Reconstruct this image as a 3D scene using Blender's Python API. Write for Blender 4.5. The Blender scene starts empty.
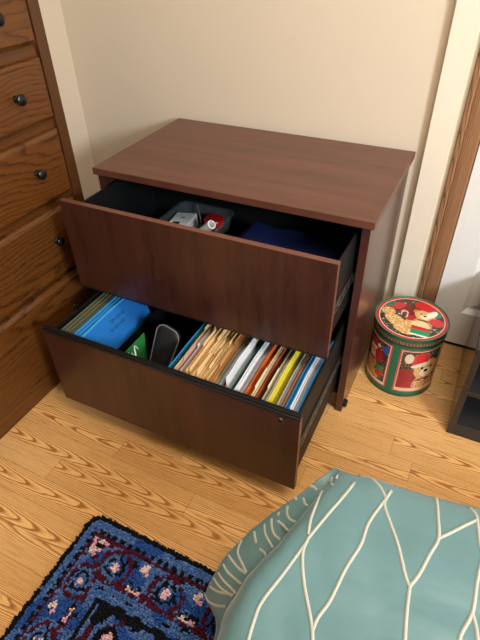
import bpy, bmesh, math, random
from mathutils import Vector, Matrix
from mathutils.bvhtree import BVHTree
from mathutils import noise as mnoise

random.seed(7)
S = bpy.context.scene
C = S.collection
PI = math.pi

# ------------------------------------------------------------------ camera
cam_d = bpy.data.cameras.new('camera')
cam_d.sensor_fit = 'VERTICAL'; cam_d.sensor_height = 24.0
cam_d.lens = 501.74 / 640 * 24.0
cam_d.clip_start = 0.05
cam = bpy.data.objects.new('camera', cam_d); C.objects.link(cam)
cam.matrix_world = (Matrix.Translation((0.6531, -1.7073, 1.3668))
                    @ Matrix.Rotation(math.radians(26.7541), 4, 'Z')
                    @ Matrix.Rotation(math.radians(50.8559), 4, 'X')
                    @ Matrix.Rotation(math.radians(-1.3947), 4, 'Z'))
S.camera = cam

# ------------------------------------------------------------------ light
S.view_settings.view_transform = 'Standard'
S.view_settings.look = 'None'
S.view_settings.gamma = 1.0
S.view_settings.use_curve_mapping = False
S.view_settings.exposure = 0.0

w = bpy.data.worlds.new('sky'); S.world = w; w.use_nodes = True
bg = w.node_tree.nodes['Background']
bg.inputs[0].default_value = (0.75, 0.87, 1.0, 1); bg.inputs[1].default_value = 1.0

def area(name, loc, target, sx, sy, power, col):
    d = bpy.data.lights.new(name, 'AREA'); d.shape = 'RECTANGLE'
    d.size = sx; d.size_y = sy; d.energy = power; d.color = col
    o = bpy.data.objects.new(name, d); C.objects.link(o)
    o.location = loc
    o.rotation_euler = (Vector(target) - Vector(loc)).to_track_quat('-Z', 'Y').to_euler()
    return o
# daylight through the window in the right-hand wall, and the ceiling fixture
area('window_daylight', (2.56, -2.30, 1.80), (0.5, -0.3, 0.3), 0.5, 0.5, 78, (0.84, 0.92, 1.0))
area('ceiling_lamp_light', (1.0, -1.35, 2.40), (0.9, -1.25, 0), 0.9, 0.9, 34, (1.0, 0.87, 0.70))

# ------------------------------------------------------------------ node helpers
class NT:
    def __init__(s, name, rough=0.5, spec=0.5):
        s.m = bpy.data.materials.new(name); s.m.use_nodes = True
        s.t = s.m.node_tree; s.b = s.t.nodes['Principled BSDF']
        s.b.inputs['Roughness'].default_value = rough
        s.b.inputs['Specular IOR Level'].default_value = spec
    def n(s, k, **kw):
        q = s.t.nodes.new(k)
        for a, v in kw.items(): setattr(q, a, v)
        return q
    def put(s, sock, v):
        if isinstance(v, bpy.types.NodeSocket): s.t.links.new(v, sock)
        elif isinstance(v, (tuple, list)) and len(v) == 3 and sock.type == 'RGBA': sock.default_value = (*v, 1)
        else: sock.default_value = v
    def m_(s, op, a, b=0.0, c=None):
        q = s.n('ShaderNodeMath', operation=op); s.put(q.inputs[0], a); s.put(q.inputs[1], b)
        if c is not None: s.put(q.inputs[2], c)
        return q.outputs[0]
    def xyz(s, v):
        q = s.n('ShaderNodeSeparateXYZ'); s.put(q.inputs[0], v); return q.outputs
    def vec(s, a, b, c):
        q = s.n('ShaderNodeCombineXYZ')
        for i, v in enumerate((a, b, c)): s.put(q.inputs[i], v)
        return q.outputs[0]
    def noise(s, v, scale, detail=2.0, rough=0.5, dim='3D'):
        q = s.n('ShaderNodeTexNoise'); s.put(q.inputs['Vector'], v)
        q.inputs['Scale'].default_value = scale; q.inputs['Detail'].default_value = detail
        q.inputs['Roughness'].default_value = rough
        return q.outputs[0]
    def mix(s, f, a, b):
        q = s.n('ShaderNodeMix', data_type='RGBA'); s.put(q.inputs['Factor'], f)
        s.put(q.inputs[6], a); s.put(q.inputs[7], b); return q.outputs[2]
    def ramp(s, f, stops):
        q = s.n('ShaderNodeValToRGB'); s.put(q.inputs[0], f)
        e = q.color_ramp.elements
        while len(e) < len(stops): e.new(0.5)
        for el, (p, c) in zip(e, stops): el.position = p; el.color = (*c, 1) if len(c) == 3 else c
        return q.outputs[0]
    def obj(s): return s.n('ShaderNodeTexCoord').outputs['Object']
    def rnd(s): return s.n('ShaderNodeObjectInfo').outputs['Random']
    def col(s, c): s.put(s.b.inputs['Base Color'], c); return s
    def bump(s, h, strength=0.2, dist=0.002):
        q = s.n('ShaderNodeBump'); s.put(q.inputs['Height'], h)
        q.inputs['Strength'].default_value = strength; q.inputs['Distance'].default_value = dist
        s.put(s.b.inputs['Normal'], q.outputs[0]); return s

def srgb(r, g, b):
    f = lambda c: (c / 255 / 12.92) if c / 255 <= 0.04045 else ((c / 255 + 0.055) / 1.055) ** 2.4
    return (f(r), f(g), f(b))

def plain(name, c, rough=0.5, spec=0.5, var=0.0, scale=40, metal=0.0, bump=0.0):
    q = NT(name, rough, spec)
    o = q.obj()
    nz = q.noise(o, scale, 3)
    lo = tuple(max(0, x * (1 - var)) for x in c); hi = tuple(min(1, x * (1 + var)) for x in c)
    q.col(q.mix(nz, lo, hi)); q.b.inputs['Metallic'].default_value = metal
    if bump: q.bump(nz, bump, 0.001)
    return q.m

def grain_value(q, l, wv, half, r, k1=16.0, k2=4.0, wob=1.6, fl=9.0, fw=45.0, ex=1.6, vary=False):
    """cathedral oak grain: phase along l, parabola across wv (metres from board centre)"""
    r1 = q.m_('FRACT', q.m_('MULTIPLY', r, 17.31)); r2 = q.m_('FRACT', q.m_('MULTIPLY', r, 51.77))
    lo = q.m_('ADD', l, q.m_('MULTIPLY', r, 37.0))
    off = q.m_('MULTIPLY', q.m_('SUBTRACT', r1, 0.5), half * 3.4)
    if vary: k1 = q.m_('ADD', k1 * .5, q.m_('MULTIPLY', r2, k1))
    wn = q.m_('DIVIDE', q.m_('SUBTRACT', wv, off), half)
    sw = q.m_('MULTIPLY', q.m_('SUBTRACT', q.noise(q.vec(q.m_('MULTIPLY', lo, 3.0), q.m_('MULTIPLY', wv, 2.0), r), 1.0, 1), 0.5), 0.9)
    wn = q.m_('ADD', wn, sw)
    par = q.m_('MULTIPLY', q.m_('POWER', q.m_('ABSOLUTE', wn), ex), k2)
    sgn = q.m_('SUBTRACT', q.m_('MULTIPLY', q.m_('GREATER_THAN', r2, 0.5), 2.0), 1.0)
    n1 = q.m_('MULTIPLY', q.m_('SUBTRACT', q.noise(q.vec(q.m_('MULTIPLY', lo, fl), q.m_('MULTIPLY', wv, fw), r), 1.0, 3, 0.55), 0.5), wob)
    ph = q.m_('ADD', q.m_('ADD', q.m_('MULTIPLY', q.m_('MULTIPLY', lo, k1), sgn), par), n1)
    return q.m_('FRACT', ph), lo

def oak(name, light, mid, dark, ax_l, ax_w, half, rough=0.35, k1=14.0, k2=4.0, streak=0.35, spec=0.5, coat=0.0):
    q = NT(name, rough, spec)
    o = q.xyz(q.obj()); r = q.rnd()
    g, lo = grain_value(q, o[ax_l], o[ax_w], half, r, k1, k2)
    c = q.ramp(g, [(0.0, dark), (0.14, mid), (0.45, light), (0.9, light), (1.0, mid)])
    fib = q.noise(q.vec(q.m_('MULTIPLY', lo, 14.0), q.m_('MULTIPLY', o[ax_w], 420.0), q.m_('MULTIPLY', o[3 - ax_l - ax_w], 420.0)), 1.0, 2)
    c = q.mix(q.m_('MULTIPLY', q.m_('SMOOTH_MIN', q.m_('SUBTRACT', 1.0, fib), 1.0, 0.1), streak), c, dark)
    q.col(c); q.bump(fib, 0.12, 0.0006)
    if coat:
        q.b.inputs['Coat Weight'].default_value = coat; q.b.inputs['Coat Roughness'].default_value = 0.25
    return q.m

# ------------------------------------------------------------------ object helpers
def link(o, parent=None):
    C.objects.link(o)
    if parent is not None: o.parent = parent
    return o
def mesh_obj(name, bm, mats, parent=None, smooth=False, loc=None):
    me = bpy.data.meshes.new(name)
    bm.normal_update(); bm.to_mesh(me); bm.free()
    for m in (mats if isinstance(mats, (list, tuple)) else [mats]): me.materials.append(m)
    if smooth:
        me.polygons.foreach_set('use_smooth', [True] * len(me.polygons))
        try: me.set_sharp_from_angle(angle=math.radians(40))
        except Exception: pass
    o = bpy.data.objects.new(name, me)
    if loc is not None: o.location = loc
    return link(o, parent)
def thing(name, label, cat, loc=(0, 0, 0), group=None):
    o = bpy.data.objects.new(name, None); o.empty_display_size = 0.05; C.objects.link(o)
    o.location = loc
    return tag(o, label, cat, group)
def tag(o, label, cat, group=None):
    o['label'] = label; o['category'] = cat
    if group: o['group'] = group
    return o
def struct(o, label=None):
    o['kind'] = 'structure'
    if label: o['label'] = label
    return o
def box(bm, x0, x1, y0, y1, z0, z1, bev=0.0, seg=2, mi=0):
    vs = [bm.verts.new((x, y, z)) for x in (x0, x1) for y in (y0, y1) for z in (z0, z1)]
    f = [(0, 1, 3, 2), (4, 6, 7, 5), (0, 4, 5, 1), (2, 3, 7, 6), (0, 2, 6, 4), (1, 5, 7, 3)]
    fs = [bm.faces.new([vs[i] for i in q]) for q in f]
    for a in fs: a.material_index = mi
    if bev:
        es = list({e for a in fs for e in a.edges})
        r = bmesh.ops.bevel(bm, geom=es, offset=bev, segments=seg, affect='EDGES', profile=0.5, clamp_overlap=True)
        for a in r['faces']: a.material_index = mi
    return bm
def one_box(*a, **k): return box(bmesh.new(), *a, **k)
def lathe(bm, prof, cx=0, cy=0, seg=32, M=None, mi=0):
    """prof: (r, z) pairs, closed at r = 0 when given"""
    rings = []
    for r, z in prof:
        if r < 1e-6: ring = [bm.verts.new((cx, cy, z))]
        else: ring = [bm.verts.new((cx + r * math.cos(2 * PI * i / seg), cy + r * math.sin(2 * PI * i / seg), z)) for i in range(seg)]
        rings.append(ring)
    if M is not None:
        for rg in rings:
            for v in rg: v.co = M @ v.co
    for a, b in zip(rings, rings[1:]):
        for i in range(seg):
            j = (i + 1) % seg
            if len(a) == 1 and len(b) == 1: continue
            if len(a) == 1: f = [a[0], b[j], b[i]]
            elif len(b) == 1: f = [a[i], a[j], b[0]]
            else: f = [a[i], a[j], b[j], b[i]]
            try: bm.faces.new(f).material_index = mi
            except ValueError: pass
    bmesh.ops.recalc_face_normals(bm, faces=bm.faces)
    return bm
def tube(bm, pts, r, seg=8, mi=0, cap=True):
    pts = [Vector(p) for p in pts]; rings = []
    up = Vector((0.31, 0.2, 0.93))
    for i, p in enumerate(pts):
        t = (pts[min(i + 1, len(pts) - 1)] - pts[max(i - 1, 0)]).normalized()
        a = t.cross(up).normalized(); b = t.cross(a)
        rr = r[i] if isinstance(r, (list, tuple)) else r
        rings.append([bm.verts.new(p + a * rr * math.cos(2 * PI * k / seg) + b * rr * math.sin(2 * PI * k / seg)) for k in range(seg)])
    for a, b in zip(rings, rings[1:]):
        for k in range(seg):
            bm.faces.new([a[k], a[(k + 1) % seg], b[(k + 1) % seg], b[k]]).material_index = mi
    if cap:
        bm.faces.new(rings[0][::-1]).material_index = mi; bm.faces.new(rings[-1]).material_index = mi
    bmesh.ops.recalc_face_normals(bm, faces=bm.faces)
    return bm
def catmull(pts, n=6):
    pts = [Vector(p) for p in pts]; out = []
    P = [pts[0] * 2 - pts[1]] + pts + [pts[-1] * 2 - pts[-2]]
    for i in range(1, len(P) - 2):
        for k in range(n):
            t = k / n; a, b, c, d = P[i - 1:i + 3]
            out.append(0.5 * ((2 * b) + (c - a) * t + (2 * a - 5 * b + 4 * c - d) * t * t + (3 * b - a - 3 * c + d) * t ** 3))
    out.append(pts[-1]); return out

# ------------------------------------------------------------------ materials of the room
def wall_paint(name, c):
    q = NT(name, 0.75, 0.25)
    nz = q.noise(q.obj(), 220, 3)
    q.col(q.mix(q.noise(q.obj(), 3, 2), tuple(x * 0.97 for x in c), tuple(min(1, x * 1.02) for x in c)))
    q.bump(nz, 0.12, 0.0008); return q.m
M_wall = wall_paint('cream_wall_paint', srgb(222, 206, 184))
M_trim_lit = wall_paint('cream_trim_lit_tone', srgb(236, 224, 204))  # wall cream lightened: the strip's stronger light is put into its colour
M_ceil = wall_paint('ceiling_paint', srgb(236, 232, 224))
M_door = plain('white_door_paint', srgb(232, 230, 226), 0.4, 0.4, 0.02, 30)

def floor_mat():
    q = NT('oak_strip_floor', 0.36, 0.45)
    o = q.xyz(q.obj()); x, y = o[0], o[1]
    W = 0.078; L = 0.95
    row = q.m_('FLOOR', q.m_('DIVIDE', y, W))
    wn = q.n('ShaderNodeTexWhiteNoise', noise_dimensions='1D'); q.put(wn.inputs['W'], row)
    xs = q.m_('ADD', q.m_('DIVIDE', x, L), q.m_('MULTIPLY', wn.outputs[0], 7.0))
    pid = q.m_('FLOOR', xs)
    w2 = q.n('ShaderNodeTexWhiteNoise', noise_dimensions='2D'); q.put(w2.inputs['Vector'], q.vec(row, pid, 0.0))
    r = w2.outputs[0]
    wl = q.m_('SUBTRACT', q.m_('SUBTRACT', y, q.m_('MULTIPLY', row, W)), W / 2)
    g, lo = grain_value(q, x, wl, W / 2, r, 9.0, 6.0, 1.5, 9.0, 34.0, 1.9, True)
    light = srgb(240, 190, 122); mid = srgb(222, 166, 100); dark = srgb(160, 102, 48)
    c = q.ramp(g, [(0.0, dark), (0.12, dark), (0.30, mid), (0.52, light), (0.90, light), (1.0, dark)])
    tone = q.m_('MULTIPLY', q.m_('SUBTRACT', q.m_('FRACT', q.m_('MULTIPLY', r, 91.7)), 0.5), 0.55)
    c = q.mix(q.m_('ABSOLUTE', tone), c, q.mix(q.m_('GREATER_THAN', tone, 0.0), srgb(186, 124, 64), srgb(236, 196, 138)))
    fib = q.noise(q.vec(q.m_('MULTIPLY', lo, 9.0), q.m_('MULTIPLY', y, 400.0), r), 1.0, 2)
    c = q.mix(q.m_('MULTIPLY', q.m_('GREATER_THAN', fib, 0.56), 0.30), c, dark)
    # seams
    ey = q.m_('SUBTRACT', W / 2, q.m_('ABSOLUTE', wl))
    fx = q.m_('FRACT', xs); ex = q.m_('MULTIPLY', q.m_('MINIMUM', fx, q.m_('SUBTRACT', 1.0, fx)), L)
    seam = q.m_('LESS_THAN', q.m_('MINIMUM', ey, ex), 0.0007)
    c = q.mix(q.m_('MULTIPLY', seam, 0.6), c, srgb(96, 60, 30))
    q.col(c)
    q.put(q.b.inputs['Roughness'], q.m_('ADD', 0.3, q.m_('MULTIPLY', fib, 0.15)))
    q.bump(q.m_('SUBTRACT', fib, q.m_('MULTIPLY', seam, 3.0)), 0.06, 0.0006)
    return q.m
M_floor = floor_mat()
M_casing = oak('oak_door_casing', srgb(182, 136, 98), srgb(150, 104, 68), srgb(82, 50, 28), 2, 0, 0.033, 0.4, 9, 4.5, 0.6)

# ------------------------------------------------------------------ room shell
XL, XR, YB, YF, ZC = -0.963, 2.60, 0.03, -3.5, 2.45
struct(mesh_obj('floor', one_box(XL - .1, XR + .1, YF - .1, YB + .12, -0.08, 0.0), M_floor))
struct(mesh_obj('ceiling', one_box(XL - .1, XR + .1, YF - .1, YB + .12, ZC, ZC + .1), M_ceil))
DX0, DX1, DZ = 0.628, 1.41, 2.05                                    # door opening
bm = bmesh.new()
box(bm, XL - .1, DX0, YB, YB + .12, 0, ZC); box(bm, DX1, XR + .1, YB, YB + .12, 0, ZC); box(bm, DX0, DX1, YB, YB + .12, DZ, ZC); box(bm, DX0, DX1, YB + .08, YB + .12, 0, DZ)  # last box: unseen board added behind the door to block outside light
struct(mesh_obj('wall_back', bm, M_wall))
struct(mesh_obj('wall_left', one_box(XL - .1, XL, YF, YB, 0, ZC), M_wall))
struct(mesh_obj('wall_front', one_box(XL - .1, XR + .1, YF - .1, YF, 0, ZC), M_wall))
WY0, WY1, WZ0, WZ1 = -2.75, -1.85, 1.35, 2.2
bm = bmesh.new()
box(bm, XR, XR + .1, YF, WY0, 0, ZC); box(bm, XR, XR + .1, WY1, YB, 0, ZC)
box(bm, XR, XR + .1, WY0, WY1, 0, WZ0); box(bm, XR, XR + .1, WY0, WY1, WZ1, ZC)
struct(mesh_obj('wall_right', bm, M_wall))
bm = bmesh.new()
for a in ((WY0, WY0 + .04, WZ0, WZ1), (WY1 - .04, WY1, WZ0, WZ1), (WY0 + .04, WY1 - .04, WZ0, WZ0 + .04), (WY0 + .04, WY1 - .04, WZ1 - .04, WZ1)):
    box(bm, XR + .02, XR + .07, *a)
struct(mesh_obj('window_1', bm, M_door))
struct(mesh_obj('baseboard_back', one_box(XL, 0.476, 0.018, YB, 0, 0.085, 0.003), M_trim_lit))
# painted pilaster strip between the wall and the door casing, with rounded long edges
bm = one_box(0.4790, 0.5655, 0.0, YB, 0, ZC - .002)
es = [e for e in bm.edges if all(abs(v.co.y) < 1e-6 for v in e.verts) and abs(e.verts[0].co.x - e.verts[1].co.x) < 1e-6]
bmesh.ops.bevel(bm, geom=[e for e in es if e.verts[0].co.x > 0.5], offset=0.016, segments=6, affect='EDGES')
struct(mesh_obj('trim_1', bm, M_trim_lit, smooth=True))
# oak casing with a moulded profile
def casing_profile(x0, x1, sgn):
    w_ = abs(x1 - x0); P = [(0, .03), (0, .002), (.003, -.002), (.013, -.004), (.018, -.0015), (.022, -.004), (.034, -.007), (w_ - .006, -.008), (w_ - .001, -.005), (w_, -.001), (w_, .03)]
    return [((x0 + u) if sgn > 0 else (x1 - u), v) for u, v in P]
def prism_z(bm, poly, z0, z1):
    a = [bm.verts.new((x, y, z0)) for x, y in poly]; b = [bm.verts.new((x, y, z1)) for x, y in poly]
    n_ = len(poly)
    for i in range(n_): bm.faces.new([a[i], a[(i + 1) % n_], b[(i + 1) % n_], b[i]])
    bm.faces.new(a[::-1]); bm.faces.new(b); bmesh.ops.recalc_face_normals(bm, faces=bm.faces)
bm = bmesh.new(); prism_z(bm, casing_profile(-.033, .033, 1), 0.0, 2.045); struct(mesh_obj('trim_2', bm, M_casing, loc=(.600, 0, 0)))
bm = bmesh.new(); prism_z(bm, casing_profile(-.033, .033, -1), 0.0, 2.045); struct(mesh_obj('trim_3', bm, M_casing, loc=(1.438, 0, 0)))
struct(mesh_obj('trim_4', one_box(0.567, 1.471, -.008, YB, 2.045, 2.111, .003), oak('oak_head_casing', srgb(182, 136, 98), srgb(150, 104, 68), srgb(82, 50, 28), 0, 2, 0.035, 0.4, 9, 3.5, 0.3)))
# six-panel door
def door():
    bm = bmesh.new()
    X0, X1, Z0, Z1 = 0.636, 1.402, 0.016, 2.042
    xs = [X0, X0 + .100, X0 + .333, X0 + .433, X1 - .100, X1]
    zs = [Z0, 0.166, 0.80, 0.95, 1.55, 1.65, 1.93, Z1]
    def q(a, b, c, d): bm.faces.new([bm.verts.new(p) for p in (a, b, c, d)])
    yf = 0.0
    for i in range(5):
        for j in range(7):
            x0, x1, z0, z1 = xs[i], xs[i + 1], zs[j], zs[j + 1]
            if i in (1, 3) and j in (1, 3, 5):
                rings = [(0, 0.0), (.015, .016), (.020, .018), (.046, .004), (.048, .004)]
                prev = None
                for d, y in rings:
                    cur = [(x0 + d, yf + y, z0 + d), (x1 - d, yf + y, z0 + d), (x1 - d, yf + y, z1 - d), (x0 + d, yf + y, z1 - d)]
                    if prev:
                        for k in range(4): q(prev[k], prev[(k + 1) % 4], cur[(k + 1) % 4], cur[k])
                    prev = cur
                q(*prev)
            else:
                q((x0, yf, z0), (x1, yf, z0), (x1, yf, z1), (x0, yf, z1))
    q((X0, .036, Z0), (X0, .036, Z1), (X1, .036, Z1), (X1, .036, Z0))
    q((X0, 0, Z0), (X0, 0, Z1), (X0, .036, Z1), (X0, .036, Z0)); q((X1, 0, Z0), (X1, .036, Z0), (X1, .036, Z1), (X1, 0, Z1))
    q((X0, 0, Z0), (X0, .036, Z0), (X1, .036, Z0), (X1, 0, Z0)); q((X0, 0, Z1), (X1, 0, Z1), (X1, .036, Z1), (X0, .036, Z1))
    bmesh.ops.remove_doubles(bm, verts=bm.verts, dist=1e-5); bmesh.ops.recalc_face_normals(bm, faces=bm.faces)
    d = struct(mesh_obj('door_1', bm, M_door))
    mesh_obj('door_gap_shade', one_box(X0 + .002, X1 - .002, .003, .034, .001, Z0), plain('gap_shade_black', srgb(20, 19, 18), .8, .2), d)  # dark strip added in the gap under the door, shade made as black colour
    kb = bmesh.new()
    Mx = Matrix.Translation((1.335, 0.0, 0.93)) @ Matrix.Rotation(PI / 2, 4, 'X')
    lathe(kb, [(0, 0), (.030, 0), (.030, .006), (.012, .010), (.012, .030), (.024, .040), (.028, .052), (.022, .064), (0, .068)], M=Mx)
    mesh_obj('door_handle', kb, plain('dark_bronze', srgb(52, 44, 38), 0.35, 0.5, .05, metal=0.8), d, True)
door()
# ceiling fixture (out of frame)
t = thing('ceiling_light', 'square frosted ceiling light fixed above the bed', 'ceiling light', (1.0, -1.35, ZC))
q = NT('frosted_glass'); q.col((.9, .88, .82)); q.b.inputs['Emission Color'].default_value = (1, .85, .65, 1); q.b.inputs['Emission Strength'].default_value = 1.5
mesh_obj('diffuser', one_box(-.45, .45, -.45, .45, -.035, -.004, .012), q.m, t)

# ------------------------------------------------------------------ dresser
D_l, D_m, D_d = srgb(108, 64, 23), srgb(92, 52, 18), srgb(56, 29, 9)
M_dres_h = oak('stained_oak_drawer', D_l, D_m, D_d, 1, 2, 0.14, 0.36, 6.0, 6.0, 0.5)
M_dres_v = oak('stained_oak_frame', srgb(92, 54, 22), srgb(80, 45, 18), srgb(52, 28, 10), 2, 1, 0.08, 0.4, 5.0, 5.0, 0.5)
M_knob = plain('dark_bronze_knob', srgb(38, 36, 36), 0.28, 0.6, .1, metal=0.6)
M_knob2 = M_knob
t = thing('oak_dresser', 'tall stained oak chest of drawers with dark round knobs on left', 'dresser', (-0.75, -1.04, 0))
ox, oy = 0.75, 1.04
XF = -0.556; YR = -0.490; YLl = -1.59
bm = bmesh.new()
# carcass: sides, top, base, recessed front board
box(bm, -.935 + ox, XF - .022 + ox, YLl + .003 + oy, YR - .003 + oy, .0, 1.30)
mesh_obj('carcass', bm, M_dres_v, t)
rows = [(.094, .386), (.402, .634), (.658, .860), (.890, 1.058), (1.091, 1.250)]
x0, x1 = XF - .022 + ox, XF + ox
mesh_obj('stile', one_box(x0, x1, YR - .040 + oy, YR + oy, 0, 1.30, .003), M_dres_v, t)
mesh_obj('stile', one_box(x0, x1, YLl + oy, YLl + .040 + oy, 0, 1.30, .003), M_dres_v, t)
zr = [(.0, .088)] + [(a[1] - .002, b[0] + .002) for a, b in zip(rows, rows[1:])] + [(1.248, 1.30)]
for i_, (a, b) in enumerate(zr): mesh_obj('rail', one_box(x0, x1 - (.012 if i_ else .003), YLl + .040 + oy, YR - .040 + oy, a, b, .002), M_dres_h, t)
mesh_obj('top', one_box(-.945 + ox, XF + .018 + ox, YLl - .012 + oy, YR + .012 + oy, 1.30, 1.325, .006), M_dres_h, t)
for (z0, z1), kz in zip(rows, (.266, .537, .767, .979, 1.17)):
    zc = (z0 + z1) / 2; yc = (YR - .052 + YLl + .052) / 2
    h_ = (z1 - z0) / 2; L_ = (YR - .052 - (YLl + .052)) / 2
    bm = bmesh.new(); xf = .014
    # raised front with a moulded lip
    prev = None
    rr = [(0, -.012), (0, .002), (.002, .006), (.010, .0115), (.013, .0155)]
    for d, x in rr:
        cur = [bm.verts.new((x, s * (L_ - d), u * (h_ - d))) for s, u in ((-1, -1), (1, -1), (1, 1), (-1, 1))]
        if prev:
            for k in range(4): bm.faces.new([prev[k], prev[(k + 1) % 4], cur[(k + 1) % 4], cur[k]])
        else: bm.faces.new(cur[::-1])
        prev = cur
    bm.faces.new(prev); bmesh.ops.recalc_face_normals(bm, faces=bm.faces)
    d = mesh_obj('drawer', bm, M_dres_h, t, loc=(x1, yc + oy, zc))
    for ky in (-.674, YLl - (-.674 - YR)):
        kb = bmesh.new()
        Mx = Matrix.Translation((.0155, ky - yc, kz - zc)) @ Matrix.Rotation(PI / 2, 4, 'Y')
        lathe(kb, [(0, 0), (.010, 0), (.0095, .003), (.006, .007), (.006, .013), (.012, .017), (.0155, .021), (.0155, .025), (.011, .029), (0, .0305)], seg=24, M=Mx)
        mesh_obj('knob', kb, M_knob, d, True)

# ------------------------------------------------------------------ filing cabinet
def cherry(name, ax_l, ax_w, base=srgb(62, 32, 23), dk=srgb(40, 18, 12), rough=0.32):
    q = NT(name, rough, 0.5)
    o = q.xyz(q.obj()); r = q.m_('MULTIPLY', q.rnd(), 9.0)
    l, w_ = q.m_('ADD', o[ax_l], r), o[ax_w]
    big = q.noise(q.vec(q.m_('MULTIPLY', l, 2.2), q.m_('MULTIPLY', w_, 22.0), r), 1.0, 4, 0.6)
    fine = q.noise(q.vec(q.m_('MULTIPLY', l, 18.0), q.m_('MULTIPLY', w_, 260.0), r), 1.0, 2)
    f = q.m_('ADD', q.m_('MULTIPLY', big, 0.75), q.m_('MULTIPLY', fine, 0.35))
    q.col(q.ramp(f, [(0.36, dk), (0.52, base), (0.72, tuple(min(1, c * 1.35) for c in base))]))
    return q.m
M_ch_top = cherry('cherry_laminate_top', 0, 1, srgb(94, 56, 43), srgb(76, 43, 32), 0.34)
M_ch_v = cherry('cherry_laminate_front', 2, 0)
M_ch_side = cherry('cherry_laminate_side', 2, 1, srgb(72, 40, 33), srgb(58, 30, 24), 0.22)
M_ch_edge = plain('cherry_edge_band', srgb(104, 60, 46), 0.4, 0.5, .08, 60)
M_blk = plain('black_metal', srgb(17, 18, 19), 0.55, 0.25, .1, 80)
M_blk2 = plain('black_plastic', srgb(20, 20, 21), 0.35, 0.5, .1, 80)
M_steel = plain('slide_steel', srgb(120, 118, 112), 0.3, 0.5, .1, 90, metal=0.9)
M_gun = plain('dark_steel', srgb(74, 72, 68), 0.34, 0.5, .1, 90, metal=0.6)

HW = 0.453; DP = 0.532; HT = 0.746; TT = 0.0225; PX = 0.443; PI_ = 0.420; PF = -0.522
cab = thing('filing_cabinet', 'dark cherry two-drawer lateral filing cabinet with both drawers pulled open', 'filing cabinet')
mesh_obj('top_panel', one_box(-HW, HW, -DP, 0, HT - TT, HT, .0015), M_ch_top, cab)
for s in (-1, 1):
    xa, xb = sorted((s * PI_, s * PX))
    mesh_obj('side_panel', one_box(xa, xb, PF, -.004, 0.003, HT - TT, .001), M_ch_side, cab)
mesh_obj('back_panel', one_box(-PI_, PI_, -.016, -.006, .012, HT - TT), M_blk, cab)
mesh_obj('kick_panel', one_box(-PI_, PI_, PF + .012, PF + .030, .012, .075), M_ch_v, cab)
mesh_obj('bottom_panel', one_box(-PI_, PI_, PF + .030, -.016, .060, .075), M_blk, cab)
for s in (-1, 1):
    for yy in (-.475, -.06):
        gb = bmesh.new()
        lathe(gb, [(0, 0), (.010, 0), (.011, .001), (.011, .003), (0, .003)], s * .4315, yy, 20)
        mesh_obj('glide', gb, M_blk2, cab, True)
gb = bmesh.new()
lathe(gb, [(0, 0), (.014, .0), (.015, .002), (.015, .006), (.011, .010), (0, .011)], M=Matrix.Translation((PX, -.490, .018)) @ Matrix.Rotation(PI / 2, 4, 'Y'), seg=24)
mesh_obj('bumper', gb, M_blk2, cab, True)
# rails fixed inside the cabinet
for s in (-1, 1):
    for zz in (.235, .556):
        mesh_obj('slide_track', one_box(*sorted((s * .4195, s * .4150)), PF + .004, -.06, zz - .016, zz + .016, .001), M_gun, cab)

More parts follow.
